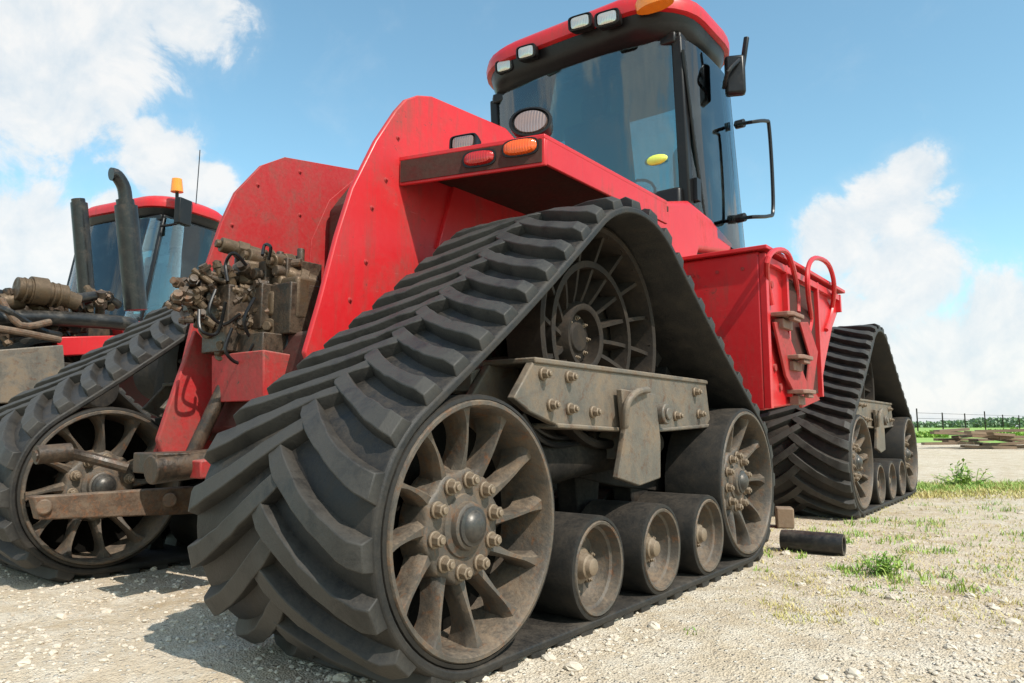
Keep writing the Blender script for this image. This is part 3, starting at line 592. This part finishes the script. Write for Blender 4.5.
g = bpy.data.objects.new('ground', me); COL.objects.link(g); g['kind'] = 'structure'
gm = bpy.data.materials.new('gravel_ground'); gm.use_nodes = True; nt = gm.node_tree; L = nt.links; b = nt.nodes['Principled BSDF']
pos = NN(nt, 'ShaderNodeNewGeometry').outputs['Position']
n1 = noise_(nt, pos, .8, 8, .65); n2 = noise_(nt, pos, 6, 8, .7); n3 = noise_(nt, pos, 45, 5, .7)
c = mixc(nt, step_(nt, n1, .35, .65), (.78, .66, .51), (.67, .54, .38))
c = mixc(nt, step_(nt, n2, .40, .66), c, (.88, .79, .66))
c = mixc(nt, math_(nt, 'MULTIPLY', step_(nt, noise_(nt, pos, 1.7, 9, .75), .53, .66), .55), c, (.48, .34, .19))
c = mixc(nt, math_(nt, 'MULTIPLY', step_(nt, noise_(nt, pos, 1.1, 9, .8), .54, .66), .38), c, (.48, .42, .17))
c = mixc(nt, math_(nt, 'MULTIPLY', step_(nt, n3, .35, .55), .35), mixc(nt, .5, c, (.30, .22, .14)), c)
vo = NN(nt, 'ShaderNodeTexVoronoi'); vo.inputs['Scale'].default_value = 60; L.new(pos, vo.inputs['Vector'])
vo2 = NN(nt, 'ShaderNodeTexVoronoi'); vo2.inputs['Scale'].default_value = 150; L.new(pos, vo2.inputs['Vector'])
sepc = NN(nt, 'ShaderNodeSeparateColor'); L.new(vo.outputs['Color'], sepc.inputs[0])
peb = math_(nt, 'MULTIPLY', step_(nt, math_(nt, 'ADD', sepc.outputs[0], math_(nt, 'MULTIPLY', n1, .5)), .86, .90), math_(nt, 'SUBTRACT', 1.0, step_(nt, vo.outputs['Distance'], .25, .42)))
c = mixc(nt, peb, c, mixc(nt, sepc.outputs[1], (.42, .34, .26), (.88, .82, .72)))
L.new(c, b.inputs['Base Color']); b.inputs['Roughness'].default_value = .95; b.inputs['Specular IOR Level'].default_value = .10
h = math_(nt, 'ADD', math_(nt, 'MULTIPLY', peb, 1.0), math_(nt, 'ADD', math_(nt, 'MULTIPLY', n3, 1.5), math_(nt, 'MULTIPLY', vo2.outputs['Distance'], .6)))
bp = NN(nt, 'ShaderNodeBump'); bp.inputs['Strength'].default_value = .8; bp.inputs['Distance'].default_value = .012; L.new(h, bp.inputs['Height']); L.new(bp.outputs[0], b.inputs['Normal'])
me.materials.append(gm)
A, Bq = onZ(500, 443.5), onZ(1500, 443.5)
pts = [A, Bq, Bq + fwd * 700 + rgt * 600, A + fwd * 700 - rgt * 600]
m = MB(); vs = [m.bm.verts.new((p.x, p.y, GZ0 + .008)) for p in pts]; m.face(vs)
fm = bpy.data.materials.new('meadow'); fm.use_nodes = True; nt = fm.node_tree; b = nt.nodes['Principled BSDF']; pos = NN(nt, 'ShaderNodeNewGeometry').outputs['Position']
fc = mixc(nt, step_(nt, noise_(nt, pos, .15, 8, .7), .35, .65), (.18, .34, .05), (.34, .44, .11))
nt.links.new(mixc(nt, step_(nt, noise_(nt, pos, 2.5, 8, .8), .52, .7), fc, (.08, .17, .03)), b.inputs['Base Color']); b.inputs['Roughness'].default_value = .95
m.build('grass_field', fm, None, kind='structure', smooth=False)
def stones(name, count, region, smin, smax, mt):
    m = MB(); rnd = random.Random(count)
    for i in range(count):
        a, b = region(rnd); p = onZ(a, b); s = rnd.uniform(smin, smax) * (1 if rnd.random() < .95 else 2.4)
        if mnoise.noise(Vector((p.x * 1.3, p.y * 1.3, 7))) < rnd.uniform(-.4, .4): continue
        sc = (rnd.uniform(.7, 1.4), rnd.uniform(.7, 1.3), rnd.uniform(.45, .8)); c = Vector((p.x, p.y, gz(p.x, p.y) + s * .15)); rot = Matrix.Rotation(rnd.uniform(0, 6), 3, 'Z')
        m.rings([[c + rot @ Vector((s * sc[0] * math.sin(t) * math.cos(k * 1.0472 + t) * rnd.uniform(.8, 1.15), s * sc[1] * math.sin(t) * math.sin(k * 1.0472 + t) * rnd.uniform(.8, 1.15), s * sc[2] * math.cos(t) * rnd.uniform(.85, 1.1))) for k in range(6)] for t in (.45, 1.1, 1.75, 2.5)])
    return m.build(name, mt, None, smooth=False)
stm = mat('pale_stone', (.64, .56, .46), .85, 0, (.30, .23, .17), .4, 3.0, .3, 60, .1, dustc=(.68, .60, .49), var=.3)
o = stones('gravel', 9000, lambda r: (r.uniform(-60, 1100), 470 + 230 * r.random() ** .6), .0025, .0095, stm); tag(o, 'loose pale gravel stones scattered over the yard', 'gravel', kind='stuff')
def gmat_(name, c1, c2):
    g = bpy.data.materials.new(name); g.use_nodes = True; nt = g.node_tree; b = nt.nodes['Principled BSDF']; pos = NN(nt, 'ShaderNodeNewGeometry').outputs['Position']
    nt.links.new(mixc(nt, step_(nt, noise_(nt, pos, 9, 5, .7), .4, .6), c1, c2), b.inputs['Base Color']); b.inputs['Roughness'].default_value = .6; return g
gmat = gmat_('grass_blades', (.15, .30, .04), (.34, .44, .09)); dmat = gmat_('dry_grass_blades', (.56, .45, .18), (.42, .40, .12))
def blades(m, cx, cy, rad, n, h, rnd, lean=.8, w=.003):
    for i in range(n):
        t = rnd.uniform(0, 6.28); q = rad * rnd.random(); x, y = cx + q * math.cos(t), cy + q * math.sin(t); z = gz(x, y) - .003
        hh = h * rnd.uniform(.25, 1.1) * (1.1 - .6 * q / rad); ld = rnd.uniform(0, 6.28); l = lean * hh * rnd.uniform(.2, 1); s = Vector((math.cos(ld + 1.57), math.sin(ld + 1.57), 0)) * w
        p0 = Vector((x, y, z)); p1 = p0 + Vector((math.cos(ld) * l * .4, math.sin(ld) * l * .4, hh * .6)); p2 = p0 + Vector((math.cos(ld) * l, math.sin(ld) * l, hh))
        v = [m.bm.verts.new(q_) for q_ in (p0 - s, p0 + s, p1 + s * .8, p1 - s * .8, p2)]
        m.face((v[0], v[1], v[2], v[3])); m.face((v[3], v[2], v[4]))
rnd = random.Random(11)
m = MB()
for i in range(520):
    a, b_ = rnd.uniform(760, 1060), 500 + 130 * rnd.random() ** 1.3; p = onZ(a, b_)
    blades(m, p.x, p.y, rnd.uniform(.04, .18), rnd.randint(8, 26), .024, rnd, 1.5, .0018)
for i in range(260):
    a, b_ = rnd.uniform(840, 1100), rnd.uniform(486, 500); p = onZ(a, b_); blades(m, p.x, p.y, .35, 34, .05, rnd, 1.5, .004)
tag(m.build('dry_grass', dmat, None, smooth=False), 'sparse yellow dry grass on the gravel beside the tracks', 'dry grass', kind='stuff')
m = MB()
for a, b_, n, r_, h_ in ((830, 548, 130, .14, .07), (905, 578, 150, .2, .05), (940, 560, 110, .25, .04), (1000, 545, 120, .35, .04), (860, 575, 120, .18, .045), (790, 560, 70, .10, .03), (985, 578, 80, .2, .03), (690, 640, 14, .05, .02), (880, 600, 50, .14, .025), (930, 590, 80, .2, .03), (860, 540, 130, .25, .05), (960, 530, 150, .4, .05), (1010, 520, 160, .5, .05), (890, 525, 120, .3, .05), (760, 575, 30, .06, .025)):
    p = onZ(a, b_)
    for j in range(8):
        blades(m, p.x + rnd.gauss(0, r_ * .6), p.y + rnd.gauss(0, r_ * .6), r_ * .35, n // 5, h_, rnd, 1.2, .0026)
for i in range(190):
    a, b_ = rnd.uniform(900, 1100), rnd.uniform(486, 494); p = onZ(a, b_); blades(m, p.x, p.y, .35, 22, .07, rnd, 1.3, .004)
tag(m.build('green_grass', gmat, None, smooth=False), 'low green grass growing through the gravel at the right', 'grass', kind='stuff')
def weed(cx, cy, h, n, rnd):
    m = MB()
    for i in range(n):
        t = rnd.uniform(0, 6.28); l = h * rnd.uniform(.5, 1.0); el = rnd.uniform(.3, 1.4); st = Vector((cx + rnd.uniform(-.3, .3) * h, cy + rnd.uniform(-.3, .3) * h, GZ0)); dirx = Vector((math.cos(t) * math.cos(el), math.sin(t) * math.cos(el), math.sin(el)))
        m.tube([st, st + dirx * l * .6, st + dirx * l + Vector((0, 0, -l * .05))], h * .012, 4, 2)
        for j in range(8):
            q = st + dirx * l * (.2 + .11 * j); ld = Vector((rnd.gauss(0, 1), rnd.gauss(0, 1), rnd.gauss(.2, .5))).normalized(); sd = ld.cross(Vector((0, 0, 1))).normalized() * h * .05; ll = ld * h * rnd.uniform(.14, .28)
            v = [m.bm.verts.new(x) for x in (q, q + ll * .5 + sd, q + ll + Vector((0, 0, -h * .03)), q + ll * .5 - sd)]; m.face(v)
    return m
for (a, b_, h_, n_, lab) in ((884, 580, .12, 40, 'bright green weed clump on the gravel in front of the pipe'), (966, 489, .30, 34, 'tall leafy green weed at the edge of the bare ground, farthest right')):
    p = onZ(a, b_); tag(weed(p.x, p.y, h_, n_, rnd).build('weed_clump', gmat, None, smooth=False), lab, 'weed')
p = onZ(985, 449); pile = thing('plank_pile', 'low pile of old wooden planks lying at the edge of the meadow', 'plank pile', (p.x, p.y, 0)); rnd = random.Random(2)
for i in range(22):
    m = MB(); m.box((p.x + rnd.uniform(-.8, .8), p.y + rnd.uniform(-.8, .8), .07 + .09 * (i // 4)), (rnd.uniform(1.0, 2.0), .2, .07), Matrix.Rotation(rnd.uniform(.2, 1.4), 3, 'Z') @ Matrix.Rotation(rnd.uniform(-.06, .06), 3, 'Y')); m.build('plank', 'wood', pile)
A, Bq = onZ(918, 431.5), onZ(1060, 429.6)
fe = thing('fence', 'low dark post-and-wire fence along the meadow on the horizon', 'fence', (A.x, A.y, 0)); n = 9; hz = (CAM - A).length * 19 / F
for i in range(n):
    q = A.lerp(Bq, i / (n - 1)); m = MB(); hh = hz * (1.05 if i % 3 == 0 else .9); m.cyl((q.x, q.y, 0), (q.x, q.y, hh), .08, 6); m.build('post', 'dark', fe)
for z in (.35, .6, .85):
    m = MB(); m.cyl((A.x, A.y, hz * z), (Bq.x, Bq.y, hz * z), .02, 5); m.build('rail', 'dark', fe)
lm = gmat_('hazed_far_foliage', (.17, .25, .16), (.25, .34, .20))  # distance haze is mixed into the foliage colour
m = MB(); rnd = random.Random(8); base = CAM + fwd * 260; base.z = 0
for i in range(16000):
    s = rnd.uniform(-60, 330); hgt = 2.8 + 2.4 * mnoise.noise(Vector((s * .03, 0, 0))) + 1.2 * mnoise.noise(Vector((s * .3, 4, 0))); c = base + rgt * s + fwd * rnd.uniform(0, 12) + Vector((0, 0, rnd.uniform(0, max(.8, hgt))))
    u = Vector((rnd.gauss(0, 1), rnd.gauss(0, 1), rnd.gauss(0, 1))).normalized(); v = u.cross(Vector((rnd.random(), rnd.random(), .3))).normalized(); q = .55
    m.face([m.bm.verts.new(c + u * q), m.bm.verts.new(c + v * q), m.bm.verts.new(c - u * q), m.bm.verts.new(c - v * q)])
tag(m.build('tree_line', lm, None, smooth=False), 'thin dark line of distant trees along the horizon', 'tree line', kind='stuff')
for j, (a, w_, h_) in enumerate(((930, .9, .5), (1005, 1.4, .7))):
    p = onZ(a, 438); m = MB()
    for i in range(500):
        t = rnd.uniform(0, 6.28); q = rnd.random() ** .5; z = rnd.random(); c = Vector((p.x + w_ * q * math.cos(t), p.y + w_ * q * math.sin(t), h_ * z * (1 - q * .6)))
        u = Vector((rnd.gauss(0, 1), rnd.gauss(0, 1), rnd.gauss(0, 1))).normalized(); v = u.cross(Vector((rnd.random(), rnd.random(), .3))).normalized(); s_ = .07
        m.face([m.bm.verts.new(c + u * s_), m.bm.verts.new(c + v * s_), m.bm.verts.new(c - u * s_), m.bm.verts.new(c - v * s_)])
    tag(m.build('bush', gmat, None, smooth=False), ('small low green bush in the meadow just right of the front track', 'wider low green bush in the meadow behind the plank pile')[j], 'bush')
# ================================================================== LIGHT
sun_dir = Vector((math.cos(R_(50)) * math.cos(R_(-12)), math.cos(R_(50)) * math.sin(R_(-12)), math.sin(R_(50))))
sl = bpy.data.lights.new('sun', 'SUN'); sl.energy = 5.0; sl.angle = R_(.5); sl.color = (1, .95, .86)
so = bpy.data.objects.new('sun', sl); COL.objects.link(so); so.rotation_euler = sun_dir.to_track_quat('Z', 'Y').to_euler(); so.location = (5, 0, 8)
w = bpy.data.worlds.new('World'); scene.world = w; w.use_nodes = True; nt = w.node_tree; L = nt.links
bg = nt.nodes['Background']; out = nt.nodes['World Output']
sky = NN(nt, 'ShaderNodeTexSky', sky_type='NISHITA'); sky.sun_disc = False; sky.sun_elevation = R_(50); sky.sun_rotation = math.atan2(sun_dir.x, sun_dir.y); sky.dust_density = 1.0; sky.ozone_density = .8
L.new(mixc(nt, 1.0, sky.outputs[0], (1.34, 1.72, 1.54), 'MULTIPLY'), bg.inputs[0]); bg.inputs[1].default_value = .145
tc = NN(nt, 'ShaderNodeTexCoord').outputs['Generated']
nrm = NN(nt, 'ShaderNodeVectorMath', operation='NORMALIZE'); L.new(tc, nrm.inputs[0]); dirv = nrm.outputs[0]
field = None
CL = [(ray(a, b_).normalized(), r_ / F) for a, b_, r_ in ((10, 10, 140), (100, 20, 92), (180, 12, 64), (40, 80, 72), (110, 75, 42), (172, 162, 48), (208, 180, 32), (150, 142, 28), (40, 250, 66), (-20, 250, 80), (120, 225, 34),
                  (915, 172, 28), (895, 210, 46), (835, 240, 42), (905, 275, 60), (1005, 335, 62), (950, 370, 75), (850, 335, 54), (800, 385, 55), (1080, 340, 66), (1100, 380, 90), (1400, 250, 130), (-300, 100, 200))]
# unseen clouds added behind the camera to give the windows reflections
for az, el, r_ in ((150, 25, .30), (185, 40, .26), (215, 18, .28), (250, 35, .30), (120, 50, .22), (290, 22, .25), (80, 20, .22)):
    t = R_(az) ; d_ = (fwd * math.cos(t) + rgt * math.sin(t)) * math.cos(R_(el)) + Vector((0, 0, math.sin(R_(el)))); CL.append((d_.normalized(), r_))
for d, r_ in CL:
    dn = NN(nt, 'ShaderNodeVectorMath', operation='DISTANCE'); L.new(dirv, dn.inputs[0]); dn.inputs[1].default_value = d
    v = math_(nt, 'SUBTRACT', 1.0, math_(nt, 'DIVIDE', dn.outputs['Value'], r_)); field = v if field is None else math_(nt, 'MAXIMUM', field, v)
cn = noise_(nt, dirv, 9.5, 14, .62, .3)
of = NN(nt, 'ShaderNodeVectorMath', operation='ADD'); L.new(dirv, of.inputs[0]); of.inputs[1].default_value = (.018, .0, .028)
cn2 = noise_(nt, of.outputs[0], 9.5, 14, .62, .3)
ff = math_(nt, 'ADD', math_(nt, 'MAXIMUM', field, -.40), math_(nt, 'MULTIPLY', math_(nt, 'SUBTRACT', cn, .5), 2.1))
mask = math_(nt, 'ADD', math_(nt, 'MULTIPLY', step_(nt, ff, .02, .34), .74), math_(nt, 'MULTIPLY', step_(nt, ff, -.35, .6), .20))
cloud_shading = math_(nt, 'ADD', .70, math_(nt, 'MULTIPLY', math_(nt, 'SUBTRACT', cn, cn2), 2.6), True)  # cloud self-shadow painted into the colour from noise offset sunward
cc = mixc(nt, cloud_shading, (.68, .79, .88), (1.0, .995, .98))
bg2 = NN(nt, 'ShaderNodeBackground'); L.new(cc, bg2.inputs[0]); bg2.inputs[1].default_value = .97
ms = NN(nt, 'ShaderNodeMixShader'); L.new(mask, ms.inputs[0]); L.new(bg.outputs[0], ms.inputs[1]); L.new(bg2.outputs[0], ms.inputs[2]); L.new(ms.outputs[0], out.inputs[0])
scene.view_settings.view_transform = 'Standard'; scene.view_settings.look = 'None'; scene.view_settings.exposure = 0
